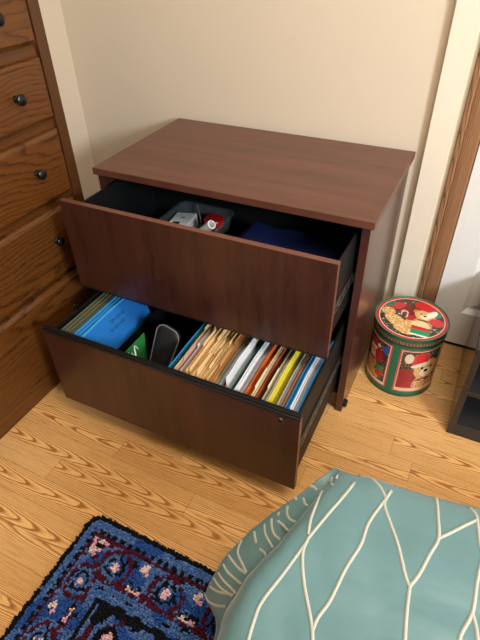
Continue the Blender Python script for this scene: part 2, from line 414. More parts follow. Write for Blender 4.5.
def drawer(yf, z0, z1, box_bottom, box_top, slide_z, strip):
    """pull-out drawer: black steel tray with front panel, slides, lock"""
    th = .019
    yb = yf + .445; yi = yf + th
    W1 = .407; t_ = .0018
    bm = bmesh.new()
    box(bm, -W1, W1, yi, yb, box_bottom - t_, box_bottom)
    for s in (-1, 1):
        xa, xb = sorted((s * W1, s * (W1 - t_)))
        box(bm, xa, xb, yi, yb, box_bottom, box_top)
        xa, xb = sorted((s * W1, s * (W1 - .007)))      # turned-in top flange
        box(bm, xa, xb, yi, yb, box_top, box_top + t_, .0006)
    box(bm, -W1 + t_, W1 - t_, yb - t_, yb, box_bottom, box_top)
    box(bm, -W1 + .0075, W1 - .0075, yi, yi + .005, box_top - .012, box_top + t_)
    root = mesh_obj('drawer', bm, M_blk, cab)
    fp = mesh_obj('front_panel', one_box(-.419, .419, yf, yf + th, z0, z1, .0010), [M_ch_v, M_ch_edge], root)
    for p in fp.data.polygons:
        if abs(p.normal.y) < .5: p.material_index = 1
    for s in (-1, 1):
        bm = bmesh.new()
        xa, xb = sorted((s * .4074, s * .4100))
        box(bm, xa, xb, yi + .004, yb, slide_z - .020, slide_z + .020, .001)
        mesh_obj('slide_rail', bm, M_blk2, root)
        bm = bmesh.new()
        xa, xb = sorted((s * .4102, s * .4128))
        box(bm, xa, xb, yi + .03, yb + .03, slide_z + .009, slide_z + .014, .001)
        box(bm, xa, xb, yi + .03, yb + .03, slide_z - .014, slide_z - .009, .001)
        for k in range(9):
            yk = yi + .05 + k * .045
            xa2, xb2 = sorted((s * .4128, s * .4142))
            box(bm, xa2, xb2, yk, yk + .014, slide_z - .006, slide_z + .006, .001)
        mesh_obj('slide_rail', bm, M_steel, root)
        # small bright clip at the front of the slide
        xa, xb = sorted((s * .4102, s * .4140))
        mesh_obj('clip', one_box(xa, xb, yi + .002, yi + .012, slide_z - .05, slide_z - .034, .001), plain('pale_plastic', srgb(200, 196, 186), .4), root)
    if strip:
        bm = bmesh.new()
        box(bm, -.420, .420, yf - .0025, yf + .014, z1 - .010, z1 + .001, .002)
        box(bm, -.420, .420, yf + .003, yf + .016, z1 + .0012, z1 + .006, .0018)
        mesh_obj('pull_strip', bm, M_blk2, root)
        lk = bmesh.new()
        lathe(lk, [(0, .0030), (.0075, .0030)], M=Matrix.Translation((.366, yf, .362)) @ Matrix.Rotation(PI / 2, 4, 'X'), seg=24, mi=1)
        lathe(lk, [(.0075, .0030), (.0095, .0028), (.010, .0015), (.010, 0)], M=Matrix.Translation((.366, yf, .362)) @ Matrix.Rotation(PI / 2, 4, 'X'), seg=24)
        mesh_obj('lock', lk, [M_steel, M_blk2], root, True)
    else:
        mesh_obj('pull_strip', one_box(-.419, .419, yf + .002, yf + th + .004, z0 - .008, z0, .001), M_blk2, root)
    if strip:
        mesh_obj('divider_plate', one_box(-.250, -.2475, yi + .012, yb - .01, box_bottom, .272, .0006), M_blk, root)
    return root
drawer(-.730, .430, .728, .462, .690, .556, False)
drawer(-.926, .083, .392, .105, .368, .235, True)

# ------------------------------------------------------------------ things in the upper drawer
q = NT('clear_plastic', .12, .5); q.col(srgb(170, 182, 188))
tr = q.n('ShaderNodeBsdfTransparent'); mx = q.n('ShaderNodeMixShader'); mx.inputs[0].default_value = .06
q.t.links.new(tr.outputs[0], mx.inputs[1]); q.t.links.new(q.b.outputs[0], mx.inputs[2])
q.t.links.new(mx.outputs[0], q.t.nodes['Material Output'].inputs[0])
M_clear = q.m
def rrect(hx, hy, r, n=5):
    P = []
    for cx, cy, a0 in ((hx - r, hy - r, 0), (-hx + r, hy - r, 90), (-hx + r, -hy + r, 180), (hx - r, -hy + r, 270)):
        for k in range(n + 1):
            a = math.radians(a0 + 90 * k / n); P.append((cx + r * math.cos(a), cy + r * math.sin(a)))
    return P
def loft(bm, rings, mi=0, cap0=True, cap1=True):
    R_ = [[bm.verts.new(p) for p in r] for r in rings]
    n_ = len(R_[0])
    for a, b in zip(R_, R_[1:]):
        for k in range(n_): bm.faces.new([a[k], a[(k + 1) % n_], b[(k + 1) % n_], b[k]]).material_index = mi
    if cap0: bm.faces.new(R_[0][::-1]).material_index = mi
    if cap1: bm.faces.new(R_[-1]).material_index = mi
    bmesh.ops.recalc_face_normals(bm, faces=bm.faces); return bm
TX, TY, TZ = -.148, -.430, .464
bm = bmesh.new()
prof = [(.080, .072, 0), (.085, .077, .004), (.100, .094, .116), (.106, .100, .117), (.106, .100, .121), (.0975, .0915, .1205), (.083, .075, .006), (.078, .070, .003)]
loft(bm, [[(x, y, z) for x, y in rrect(hx, hy, .028)] for hx, hy, z in prof])
tag(mesh_obj('plastic_tub', bm, M_clear, smooth=True, loc=(TX, TY, TZ)), 'clear plastic tub holding odds and ends inside the upper drawer', 'tub')
# white carton inside the tub
M_white = plain('white_card', srgb(206, 208, 210), .5, .4, .03)
M_ink = plain('grey_ink', srgb(96, 98, 104), .6)
t = thing('white_carton', 'small white cardboard carton with grey print lying in the tub', 'box', (-.186, -.440, .473))
t.rotation_euler = (0, math.radians(-4), math.radians(8))
mesh_obj('carton_body', one_box(-.036, .036, -.050, .046, 0, .104, .002), M_white, t)
bm = bmesh.new()
for k, (w_, yy) in enumerate(((.012, .012), (.018, .006))): box(bm, -w_ / 2, w_ / 2, yy, yy + .0035, .1038, .1045)
mesh_obj('print', bm, M_ink, t)
mesh_obj('barcode_patch', one_box(-.020, .004, -.036, -.022, .1038, .1045), M_blk2, t)
# red lidded jar
t = thing('small_jar', 'small jar with a round red lid standing in the tub', 'jar', (-.098, -.392, .474))
bm = bmesh.new(); lathe(bm, [(0, 0), (.028, 0), (.031, .004), (.031, .070), (.027, .078), (0, .078)]); mesh_obj('jar_body', bm, plain('dark_jar', srgb(46, 30, 30), .3), t, True)
bm = bmesh.new(); lathe(bm, [(0, .078), (.0325, .078), (.0335, .081), (.0335, .098), (.031, .102), (.010, .1035), (0, .1035)]); mesh_obj('lid', bm, plain('red_plastic', srgb(168, 24, 30), .3, .5, .05), t, True)
# teal roll
bm = bmesh.new(); lathe(bm, [(.008, 0), (.022, 0), (.023, .003), (.023, .075), (.021, .078), (.008, .078), (.008, 0)], seg=24)
tag(mesh_obj('teal_roll', bm, plain('teal_fabric', srgb(34, 78, 84), .8, .2, .2, 200), smooth=True, loc=(-.124, -.424, .474)), 'dark teal roll standing between white carton and white tube', 'roll')
# white tube with open end
bm = bmesh.new()
p1 = Vector((-.058, -.478, .604)); p0 = p1 - .100 * Vector((.69, -.23, .69))
ax = (p1 - p0).normalized(); Mx = Matrix.Translation(p0) @ ax.to_track_quat('Z', 'Y').to_matrix().to_4x4(); Ln = (p1 - p0).length
lathe(bm, [(.0105, .002), (.0105, Ln), (.012, Ln + .001), (.0145, Ln), (.0145, 0), (.0105, .002)], seg=28, M=Mx)
tag(mesh_obj('white_tube', bm, plain('white_plastic_tube', srgb(236, 236, 234), .35, .5, .02), smooth=True), 'short white plastic tube with open end leaning on tub edge', 'tube')
# metal stick
bm = tube(bmesh.new(), [(-.182, -.356, .592), (-.156, -.384, .566), (-.146, -.395, .550)], .0016, 8)
tag(mesh_obj('metal_rod', bm, plain('bright_rod', srgb(190, 180, 165), .3, .5, metal=.7)), 'thin bright metal rod sticking up behind the teal roll', 'rod')
# navy bag
def lumpy(nx, ny, x0, x1, y0, y1, z0, hfun):
    bm = bmesh.new(); G = []
    for j in range(ny + 1):
        row = []
        for i in range(nx + 1):
            u, v = i / nx, j / ny
            row.append(bm.verts.new((x0 + (x1 - x0) * u, y0 + (y1 - y0) * v, z0 + hfun(u, v))))
        G.append(row)
    for j in range(ny):
        for i in range(nx): bm.faces.new([G[j][i], G[j][i + 1], G[j + 1][i + 1], G[j + 1][i]])
    rim = [G[0][i] for i in range(nx + 1)] + [G[j][nx] for j in range(1, ny + 1)] + [G[ny][i] for i in range(nx - 1, -1, -1)] + [G[j][0] for j in range(ny - 1, 0, -1)]
    bm.faces.new(rim[::-1]); bmesh.ops.recalc_face_normals(bm, faces=bm.faces)
    return bm
def bagh(u, v):
    e = min(1, 5 * min(u, 1 - u)) ** .5 * min(1, 5 * min(v, 1 - v)) ** .5
    return e * (.112 + .012 * math.sin(3 * u + 1) + .008 * mnoise.noise(Vector((u * 4, v * 4, 1.3))) + .004 * math.sin(17 * u + 6 * v))
bm = lumpy(40, 30, -.036, .392, -.69, -.30, .463, bagh)
tag(mesh_obj('navy_bag', bm, plain('navy_nylon', srgb(14, 27, 70), .65, .3, .2, 30), smooth=True), 'crumpled navy blue fabric bag lying right of the plastic tub', 'bag')

# ------------------------------------------------------------------ files in the lower drawer
def card(name, c, rough=.65): return plain(name, c, rough, .3, .06, 25)
COL = {
 'olive': srgb(104, 106, 80), 'blue': srgb(54, 150, 214), 'deepblue': srgb(30, 112, 190), 'teal': srgb(16, 78, 78), 'green': srgb(40, 132, 62),
 'manila': srgb(238, 204, 146), 'tan': srgb(206, 150, 92), 'cream': srgb(232, 216, 180), 'white': srgb(226, 228, 232), 'grey': srgb(176, 180, 190),
 'pink': srgb(206, 164, 150), 'maroon': srgb(150, 40, 44), 'orange': srgb(206, 104, 44), 'rust': srgb(176, 84, 44), 'yellow': srgb(222, 206, 60),
 'brown': srgb(150, 98, 66), 'dark': srgb(40, 36, 32), 'sage': srgb(168, 176, 160)}
MC = {k: card(k + '_card', v) for k, v in COL.items()}
FZ = .106                                                            # drawer floor
HREF = .255
def leaf_strip(bm, base_x, lean, h, y0, y1, th, wav, ny=10, nz=7, mi=0, seed=0.0, z0=0.0, ex=1.3):
    """thin sheet standing on its edge, its top leaning by lean metres"""
    G = [[], []]
    for s in (0, 1):
        for j in range(nz + 1):
            v = j / nz; r = []
            for i in range(ny + 1):
                u = i / ny
                va = v * h / HREF; dx = lean * va ** ex + wav * va * va * math.sin(2.6 * u * PI + seed) + s * th
                r.append(bm.verts.new((base_x + dx, y0 + (y1 - y0) * u, z0 + h * v)))
            G[s].append(r)
    for j in range(nz):
        for i in range(ny):
            bm.faces.new([G[0][j][i], G[0][j + 1][i], G[0][j + 1][i + 1], G[0][j][i + 1]])
            bm.faces.new([G[1][j][i], G[1][j][i + 1], G[1][j + 1][i + 1], G[1][j + 1][i]])
    for i in range(ny):
        bm.faces.new([G[0][nz][i], G[1][nz][i], G[1][nz][i + 1], G[0][nz][i + 1]])
        bm.faces.new([G[0][0][i], G[0][0][i + 1], G[1][0][i + 1], G[1][0][i]])
    for j in range(nz):
        for i in (0, ny):
            f = [G[0][j][i], G[1][j][i], G[1][j + 1][i], G[0][j + 1][i]]
            bm.faces.new(f if i == 0 else f[::-1])
    for f in bm.faces: f.material_index = mi
    return bm
def top_x(lean, h, z): return lean * max(0, min(1, z / h)) ** 1.3

def folder(x, wdt, lean, h, colr, label, cat='folder', name='file_folder', tabpos=None, y0=-.888, y1=-.585, inner=None, group='files in the lower drawer', wav=.0, seed=0.0):
    """two leaves with papers between them; footprint x..x+wdt"""
    if x > -.05: wdt *= WS
    r = thing(name, label, cat, (x, 0, FZ), group)
    lt = .0009
    bm = bmesh.new(); leaf_strip(bm, 0, lean, h - .008, y0, y1, lt, wav, seed=seed)
    mesh_obj('cover_leaf', bm, MC[colr], r)
    bm = bmesh.new(); leaf_strip(bm, wdt - lt, lean, h, y0, y1, lt, wav, seed=seed)
    if tabpos is not None:
        ty = y0 + (y1 - y0) * tabpos
        bm2 = bmesh.new()
        xb = wdt - lt + lean * (h / HREF) ** 1.3
        xo = wav * (h / HREF) ** 2 * math.sin(2.6 * tabpos * PI + seed)
        box(bm2, xb + xo, xb + xo + lt, ty - .040, ty + .040, h - .003, h + .011, .0004)
        mesh_obj('tab', bm2, MC[colr], r)
    mesh_obj('cover_leaf', bm, MC[colr], r)
    n_in = max(1, int((wdt - 2 * lt - .0004) / .0016)) if inner else 0
    for k in range(min(n_in, 3)):
        px = lt + .0004 + k * (wdt - 2 * lt - .0006) / max(1, min(n_in, 3))
        bm = bmesh.new(); leaf_strip(bm, px, lean, h - random.uniform(.004, .022), y0 + random.uniform(.002, .012), y1 - .01, min(.0009, wdt - 2 * lt - .0005), wav, seed=seed)
        mesh_obj('paper_sheet', bm, MC[inner], r)
    return r
def sheaf(x, wdt, lean, h, colr, label, y0=-.886, y1=-.60, n=4, wav=0, seed=0.0, name='paper_sheaf', cat='papers'):
    wdt *= WS; bm = bmesh.new(); st = wdt / n
    for k in range(n):
        leaf_strip(bm, k * st, lean, h - random.uniform(0, .012), y0 + random.uniform(0, .012), y1 - random.uniform(0, .01), st * .72, wav, seed=seed)
    return tag(mesh_obj(name, bm, MC[colr], loc=(x, 0, FZ)), label, cat, 'files in the lower drawer')

ORD = ['first', 'second', 'third', 'fourth', 'fifth', 'sixth', 'seventh', 'eighth', 'ninth', 'tenth', 'eleventh', 'twelfth']
# left group: olive hanging folders, then blue ones
for k in range(4):
    folder(-.399 + k * .0135, .010, .0, .258, 'olive', '%s olive green hanging folder from the left end of the drawer' % ORD[k], 'hanging folder', 'hanging_folder', inner='olive' if k % 2 else 'sage')
for k in range(3):
    folder(-.3445 + k * .0105, .0085, .0, .262 - .004 * k, 'blue', '%s upright bright blue hanging folder beside the olive ones' % ORD[k], 'hanging folder', 'hanging_folder', inner='blue')
# wide blue folder leaning with its face up
t = thing('hanging_folder', 'wide blue hanging folder leaning open with handwriting on its face', 'hanging folder', (-.254, 0, FZ), 'files in the lower drawer')
bm = bmesh.new(); leaf_strip(bm, 0, -.055, .252, -.888, -.585, .0012, .002, seed=1, ex=2.0); mesh_obj('cover_leaf', bm, MC['deepblue'], t)
bm = bmesh.new(); leaf_strip(bm, -.003, -.055, .258, -.888, -.585, .0012, .002, seed=1, ex=2.0); mesh_obj('cover_leaf', bm, MC['blue'], t)
bm = bmesh.new()
random.seed(3)
def on_leaf(y, v): return Vector((-.055 * (v * .252 / HREF) ** 2 + .0012 + .0008 + .002 * v * v * math.sin(2.6 * PI * (y + .888) / .303 + 1), y, .252 * v))
for v0, ya, yb_, ph in ((.90, -.760, -.690, 0), (.81, -.775, -.700, 2)):
    pts = [on_leaf(ya + (yb_ - ya) * j / 40, v0 + .030 * math.sin(j * 1.15 + ph) * (.6 + .4 * math.sin(j * .37 + ph))) for j in range(41)]
    tube(bm, pts, .0009, 5)
mesh_obj('handwriting', bm, plain('dark_ink', srgb(12, 40, 84), .6), t)
# gap: green card, crumpled white paper, black case, white cable
bm = leaf_strip(bmesh.new(), 0, .012, .200, -.850, -.735, .0035, .0, ny=3)
tag(mesh_obj('green_card', bm, MC['green'], loc=(-.200, 0, FZ)), 'small bright green card standing beside the black pouch', 'card')
bm = lumpy(14, 12, -.181, -.153, -.862, -.826, FZ, lambda u, v: (.0 if min(u, v, 1 - u, 1 - v) < .01 else .19 + .022 * mnoise.noise(Vector((u * 6, v * 6, 4)))))
tag(mesh_obj('crumpled_paper', bm, plain('white_tissue', srgb(222, 224, 224), .7), smooth=False), 'crumpled white paper between the green card and black pouch', 'paper')
t = thing('zip_pouch', 'rounded black zip pouch with grey piping standing in the drawer gap', 'pouch', (-.112, -.770, FZ))
t.rotation_euler = (0, 0, 0)
def outline(hx, hz, r, n=8):
    return rrect(hx, hz, r, n)
bm = bmesh.new()
lean_m = Matrix.Translation((0, 0, .138)) @ Matrix.Rotation(math.radians(68), 4, 'X') @ Matrix.Rotation(math.radians(-13), 4, 'Z')
def taper(x_, y_): return x_ * (.82 + .18 * y_ / .128) + .006 * (1 - y_ / .128)
def slab(bm, hx, hy, r, prof, M):
    loft(bm, [[tuple(M @ Vector((taper(x, y) * s, y * s2, z))) for x, y in rrect(hx, hy, r, 6)] for (s, s2, z) in prof])
slab(bm, .043, .128, .030, [(.80, .90, -.010), (.95, .97, -.008), (1, 1, -.003), (1, 1, .008), (.95, .97, .014), (.82, .92, .018)], lean_m)
mesh_obj('pouch_body', bm, plain('black_neoprene', srgb(24, 25, 26), .6, .3, .15, 300, bump=.2), t, True)
bm = bmesh.new()
P = [lean_m @ Vector((taper(x, y), y, .013)) for x, y in rrect(.0435, .1285, .030, 6)]
tube(bm, P + [P[0]], .0022, 6)
mesh_obj('piping', bm, plain('grey_piping', srgb(120, 120, 118), .5), t, True)
bm = tube(bmesh.new(), catmull([(-.104, -.886, .346), (-.114, -.875, .360), (-.128, -.860, .364), (-.140, -.842, .356), (-.146, -.826, .330)], 6), .0024, 8)
tag(mesh_obj('white_cable', bm, plain('white_cable_plastic', srgb(226, 226, 222), .4), smooth=True), 'loop of white cable over the crumpled paper in drawer', 'cable')

# right run: packed files from left to right (lean grows slowly so neighbours nest)
random.seed(11)
WS = .775
x = -.004
LEAN = .004
def nx(wd, gap=.0011):
    global x, LEAN
    a = x; x += (wd + gap) * WS; LEAN += .0003
    return a
def gap(g, back=0.0):
    """open space showing the face of the file on its left"""
    global x, LEAN
    x += g; LEAN -= back
WV, SDW = .0011, .9
def fo(wd, c, label, h=.252, hang=False, **k):
    a = nx(wd)
    return folder(a, wd, LEAN, h + random.uniform(-.004, .004), c, label, 'hanging folder' if hang else 'folder', 'hanging_folder' if hang else 'file_folder', wav=WV, seed=SDW, **k)
def shf(wd, c, label, h=.250, n=5):
    gap(.0008); a = nx(wd, .0016)
    return sheaf(a, wd, LEAN, h, c, label, n=n, wav=WV, seed=SDW)
fo(.008, 'blue', 'bright blue hanging folder at left end of the packed files', .262, True)
fo(.007, 'teal', 'dark green hanging folder just right of the first blue one', .260, True); gap(.003)
for k, (c, nm) in enumerate((('manila', 'worn manila folder'), ('pink', 'pale pink folder'), ('brown', 'thin brown folder'), ('white', 'white papers folder'), ('pink', 'dusty pink folder'))):
    fo(.0058, c, '%s near the left end of the packed files, %s after the green one' % (nm, ORD[k]), .248 + .010 * random.random(), inner='white' if k % 2 else None, tabpos=(.75, .3, None, .5, .8)[k], y0=-.888 + .02 * random.random())
for k in range(11):
    fo(.0076, 'manila', '%s manila folder from the left in the thick manila pack' % ORD[k], .242 + .024 * random.random(), tabpos=(.15, .5, .82, .3, .66)[k % 5], inner=('cream', 'white', None, 'tan')[k % 4], y0=-.888 + .022 * random.random()); gap(.0012 * random.random())
for k in range(3):
    fo(.0066, 'tan', '%s tan folder right of the thick manila pack' % ORD[k], .250 + .012 * random.random(), tabpos=(.7, .35, None)[k], inner='cream')
fo(.006, 'sage', 'pale grey-green folder between tan folders and thin blue one', .244, inner='white')
shf(.006, 'white', 'thin sheaf of white papers left of the thin blue folder', .238, 4)
fo(.005, 'blue', 'thin blue folder just left of the maroon folder', .238, inner='white', y1=-.70)
shf(.007, 'grey', 'sheaf of greyish papers beside the maroon folder', .250)
fo(.005, 'maroon', 'thin maroon red folder among the white papers', .252)
fo(.007, 'cream', 'cream folder right of the maroon folder', .250, tabpos=.6, inner='white')
SHX = x + LEAN + .012; x = SHX + .004; LEAN = 0.0
tag(mesh_obj('loose_sheet', leaf_strip(bmesh.new(), 0, -.012, .280, -.872, -.68, .0012, WV, seed=SDW), MC['white'], loc=(SHX, 0, FZ)), 'single white sheet sticking up above the cream folder', 'paper', 'files in the lower drawer')
fo(.009, 'teal', 'wide dark green hanging folder left of the thick white papers', .254, True, inner='teal'); gap(.004)
shf(.013, 'white', 'thick sheaf of white papers right of the wide green folder', .262, 6)
shf(.010, 'grey', 'sheaf of greyish papers left of the orange folders', .250)
fo(.005, 'dark', 'dark brown folder behind the grey papers', .240)
fo(.0075, 'orange', 'first orange folder right of the grey papers', .260, inner='orange'); gap(.005)
fo(.0065, 'orange', 'second orange folder right of the grey papers', .248, inner='tan')
for k in range(2):
    fo(.0060, 'cream', '%s cream folder between the orange and rust folders' % ORD[k], .252, inner='tan', tabpos=(.25, None)[k])
fo(.0085, 'rust', 'rust orange folder left of the black hanging folder', .254, inner='orange'); gap(.004)
fo(.008, 'dark', 'black hanging folder right of the rust folder', .252, True, inner='dark')
fo(.0065, 'cream', 'cream folder left of the yellow folder', .250, tabpos=.3)
fo(.005, 'dark', 'thin black folder left of the yellow folder', .240)
shf(.007, 'white', 'thin sheaf of white papers touching the yellow folder', .252, 4)
x += LEAN + .016
folder(x, .006, -.015, .262, 'yellow', 'bright yellow folder, the only yellow one', inner='yellow', wav=WV, seed=SDW)
x += .0065; LEAN = .0
shf(.009, 'grey', 'grey papers just right of the yellow folder', .246)
for k in range(3):
    fo(.0058, ('brown', 'pink', 'brown')[k], ('first brown folder right of the yellow folder', 'pale pink folder between two brown ones', 'second brown folder left of the blue folders')[k], .250, inner='cream')
fo(.0065, 'blue', 'first blue hanging folder right of the brown folders', .258, True); gap(.003)
fo(.0065, 'blue', 'second blue hanging folder right of the brown folders', .258, True)
shf(.011, 'white', 'white papers between the blue hanging folders at right', .258, 6)
shf(.009, 'grey', 'grey bound papers near the right end of drawer', .250, 4)
fo(.0065, 'blue', 'blue hanging folder at the far right end of drawer', .262, True)
FILES_END = x

# ------------------------------------------------------------------ popcorn tin
def vcol_mat(name, rough, spec=.5, metal=0.0):
    q = NT(name, rough, spec); a = q.n('ShaderNodeVertexColor'); a.layer_name = 'paint'
    q.col(a.outputs[0]); q.b.inputs['Metallic'].default_value = metal; return q
M_tin = vcol_mat('printed_tin', .22).m
def el(u, v, cx, cy, rx, ry, ang=0):
    c_, s_ = math.cos(ang), math.sin(ang); a, b = u - cx, v - cy
    p, q_ = (a * c_ + b * s_) / rx, (-a * s_ + b * c_) / ry
    return p * p + q_ * q_
GRN, RED, CRM = srgb(22, 104, 78), srgb(196, 46, 54), srgb(238, 218, 176)
def foliage(u, v, sd):
    n1 = mnoise.noise(Vector((u * 7, v * 7, sd))); n2 = mnoise.noise(Vector((u * 16, v * 16, sd + 5)))
    c = srgb(72, 52, 42)
    if n1 > .12: c = srgb(34, 62, 46)
    if n2 > .30: c = srgb(120, 96, 74)
    if n1 < -.22: c = srgb(104, 30, 32)
    if n2 < -.42: c = srgb(200, 190, 170)
    return c
def cane(u, v, cx, cy, s, flip=1):
    a, b = (u - cx) / s * flip, (v - cy) / s
    if abs(math.hypot(a - .5, b - .6) - .5) < .16 and b > .6: return srgb(222, 60, 60) if int((math.atan2(b - .6, a - .5) + 4) * 3) % 2 else srgb(244, 236, 228)
    if abs(a) < .16 and -1 < b <= .6: return srgb(222, 60, 60) if int((b + 2) * 4) % 2 else srgb(244, 236, 228)
    return None
def bear(u, v, cx, cy, s, c, hat=1):
    """plush bear with knitted cap"""
    fur, fur2, mz = srgb(214, 166, 104), srgb(188, 134, 76), srgb(242, 224, 190)
    a, b = (u - cx) / s, (v - cy) / s
    nz = mnoise.noise(Vector((u * 22, v * 22, 9.1))) * .12
    if el(a, b, .0, -1.25, .85, .95) < 1 + nz: c = fur2 if mnoise.noise(Vector((u * 14, v * 14, 3))) < 0 else fur
    if el(a, b, -.85, .35, .28, .30) < 1: c = fur2
    if el(a, b, .85, .35, .28, .30) < 1: c = fur2
    if el(a, b, 0, 0, .92, .80) < 1 + nz: c = fur if mnoise.noise(Vector((u * 18, v * 18, 6))) < .15 else srgb(232, 196, 140)
    if el(a, b, 0, -.25, .44, .36) < 1: c = mz
    if el(a, b, 0, -.10, .16, .11) < 1: c = srgb(36, 22, 20)
    if min(el(a, b, -.36, .14, .09, .11), el(a, b, .36, .14, .09, .11)) < 1: c = srgb(24, 16, 16)
    if hat:
        if el(a, b, .05, .95, .72, .55) < 1 and b > .5: c = srgb(204, 40, 44)
        if el(a, b, 0, .58, .80, .15) < 1: c = srgb(240, 230, 214)
        if el(a, b, .80, 1.15, .24, .24) < 1: c = srgb(238, 224, 200)
    if el(a, b, 0, -.84, .60, .15) < 1: c = srgb(190, 36, 40) if int((a + 3) * 6) % 2 else srgb(30, 110, 74)
    return c
def lid_col(u, v):
    r = math.hypot(u, v)
    if r > .965: return GRN
    if r > .885: return RED
    if r > .870: return srgb(236, 220, 190)
    c = foliage(u, v, 2.0)
    # tan limbs lower left
    fur = srgb(206, 156, 96) if mnoise.noise(Vector((u * 15, v * 15, 1))) < .1 else srgb(232, 196, 138)
    for e in ((-.36, -.30, .42, .20, -.62), (-.66, .06, .20, .17, -.3), (-.10, -.60, .30, .16, -.3), (.06, -.24, .20, .20, 0)):
        if el(u, v, *e) < 1: c = fur
    if el(u, v, -.48, .40, .26, .17, .4) < 1: c = srgb(196, 40, 48)
    if el(u, v, -.10, .30, .22, .24, .2) < 1: c = srgb(120, 30, 34)
    if el(u, v, .0, -.02, .2, .12, .3) < 1: c = srgb(176, 40, 44)
    c = bear(u, v, .32, .22, .30, c, 0)
    if el(u, v, .30, .62, .34, .20, -.15) < 1: c = srgb(206, 38, 48)
    if el(u, v, .60, .40, .16, .13, -.6) < 1: c = srgb(44, 140, 110)
    if el(u, v, .50, .34, .10, .20, -.5) < 1: c = srgb(246, 240, 226)
    if el(u, v, .66, .02, .20, .18) < 1: c = srgb(214, 52, 58)
    if el(u, v, .28, -.26, .24, .20, 0) < 1: c = srgb(232, 206, 160)
    if abs(u - .30) < .24 and -.46 < v < -.32: c = srgb(196, 44, 48)
    if abs(u - .32) < .25 and -.66 < v <= -.46: c = srgb(40, 146, 96)
    if abs(u - .32) < .26 and -.72 < v <= -.66: c = srgb(240, 234, 220)
    for args in ((-.14, .08, .13, -1), (-.30, .12, .11, 1)):
        k = cane(u, v, *args)
        if k: c = k
    if el(u, v, -.66, .44, .14, .1, .7) < 1: c = srgb(40, 120, 88)
    return c
def side_col(ang, z):
    """ang in degrees about the axis, -90 faces the cabinet front"""
    if z < .012: return srgb(16, 80, 60)
    pc = [(-52, 'a'), (-142, 'b'), (128, 'a'), (38, 'b')]
    for c0, k in pc:
        d = (ang - c0 + 180) % 360 - 180
        if abs(d) < 38.5 and .026 < z < .222:
            u = d / 38.5; v = (z - .124) / .098
            if abs(u) > .93 or abs(v) > .95: return srgb(214, 70, 70)
            if abs(u) > .905 or abs(v) > .93: return srgb(236, 214, 180)
            c = foliage(u * 1.2, v * 1.2, 7.0 if k == 'a' else 13.0)
            if k == 'a':
                if el(u, v, -.62, -.36, .44, .50) < 1: c = srgb(150, 40, 42)
                if el(u, v, .10, -.72, .80, .34) < 1: c = srgb(164, 46, 46)
                c = bear(u, v, .26, .08, .60, c, 0)
                if el(u, v, -.12, .58, .42, .30, .25) < 1: c = srgb(206, 58, 54)
                if el(u, v, -.02, .33, .46, .09, .18) < 1: c = srgb(232, 214, 190)
                if el(u, v, -.60, .62, .18, .22) < 1: c = srgb(224, 206, 176)
                if el(u, v, .78, .66, .2, .3, .4) < 1: c = srgb(38, 92, 66)
                for s in ((-.10, -.66, .17, 1), (.28, -.62, .17, -1)):
                    kk = cane(u, v, *s)
                    if kk: c = kk
                if v < -.80: c = srgb(226, 190, 160)
            else:
                c = bear(u, v, .05, .25, .36, c)
                if el(u, v, .40, .25, .22, .30) < 1: c = srgb(190, 40, 44)
                for e in ((.05, -.50, .60, .16, -.5), (-.2, -.72, .5, .13, -.3)):
                    if el(u, v, *e) < 1: c = srgb(222, 166, 88)
                if el(u, v, .55, -.30, .24, .14, .5) < 1: c = srgb(48, 140, 92)
                if el(u, v, .58, -.52, .24, .14, .5) < 1: c = srgb(200, 50, 52)
                if el(u, v, .72, .66, .13, .18) < 1: c = srgb(44, 96, 176)
                if v < -.84: c = srgb(236, 222, 206)
            return c
    return GRN
def painted(name, verts, faces, cols, mat, parent, smooth=True):
    me = bpy.data.meshes.new(name); me.from_pydata(verts, [], faces)
    a = me.color_attributes.new('paint', 'FLOAT_COLOR', 'POINT')
    a.data.foreach_set('color', [c for k in cols for c in (*k, 1.0)])
    me.materials.append(mat); me.polygons.foreach_set('use_smooth', [smooth] * len(me.polygons))
    me.validate(); me.update()
    if smooth:
        try: me.set_sharp_from_angle(angle=math.radians(35))
        except Exception: pass
    return link(bpy.data.objects.new(name, me), parent)
tin = thing('popcorn_tin', 'round green tin printed with teddy bears and candy canes standing by the door casing', 'tin', (.5800, -.2440, 0))
def revolve(prof, seg, colf):
    V, F, K = [], [], []
    for r, z in prof:
        for i in range(seg):
            a = 2 * PI * i / seg; V.append((r * math.cos(a), r * math.sin(a), z)); K.append(colf(r, math.degrees(a), z, r * math.cos(a), r * math.sin(a)))
    for j in range(len(prof) - 1):
        for i in range(seg):
            k = (i + 1) % seg; F.append((j * seg + i, j * seg + k, (j + 1) * seg + k, (j + 1) * seg + i))
    return V, F, K
R0 = .1215
prof = [(.002, .002), (.110, .002), (.117, 0), (R0 + .0008, .001), (R0 + .0012, .003), (R0, .006)] + [(R0, .008 + .232 * k / 110) for k in range(111)] + [(R0 - .004, .2405)]
painted('tin_body', *revolve(prof, 420, lambda r, a, z, x_, y_: side_col(a, z) if r > .115 else srgb(150, 150, 148)), M_tin, tin)
RL = R0 + .0022
def lidpaint(r, a, z, x_, y_):
    if z < .268 and r > R0:
        if z < .241: return srgb(40, 52, 44)
        if .2445 < z < .2545: return srgb(112, 48, 42) if int(a / 2.5) % 2 else srgb(140, 106, 76)
        return srgb(20, 92, 70)
    return lid_col(x_ / RL, y_ / RL)
prof = [(R0 + .0005, .2350), (RL - .0004, .2352), (RL, .2365)] + [(RL, .2385 + .026 * k / 12) for k in range(13)] + [(RL + .0010, .2665), (RL + .0014, .2685), (RL + .0006, .2705), (RL - .002, .2705), (RL - .004, .2680)] + [((RL - .005) * (1 - k / 90), .2678 + .002 * (1 - (1 - k / 90) ** 2)) for k in range(90)] + [(.0003, .2698)]
painted('lid', *revolve(prof, 420, lidpaint), M_tin, tin)

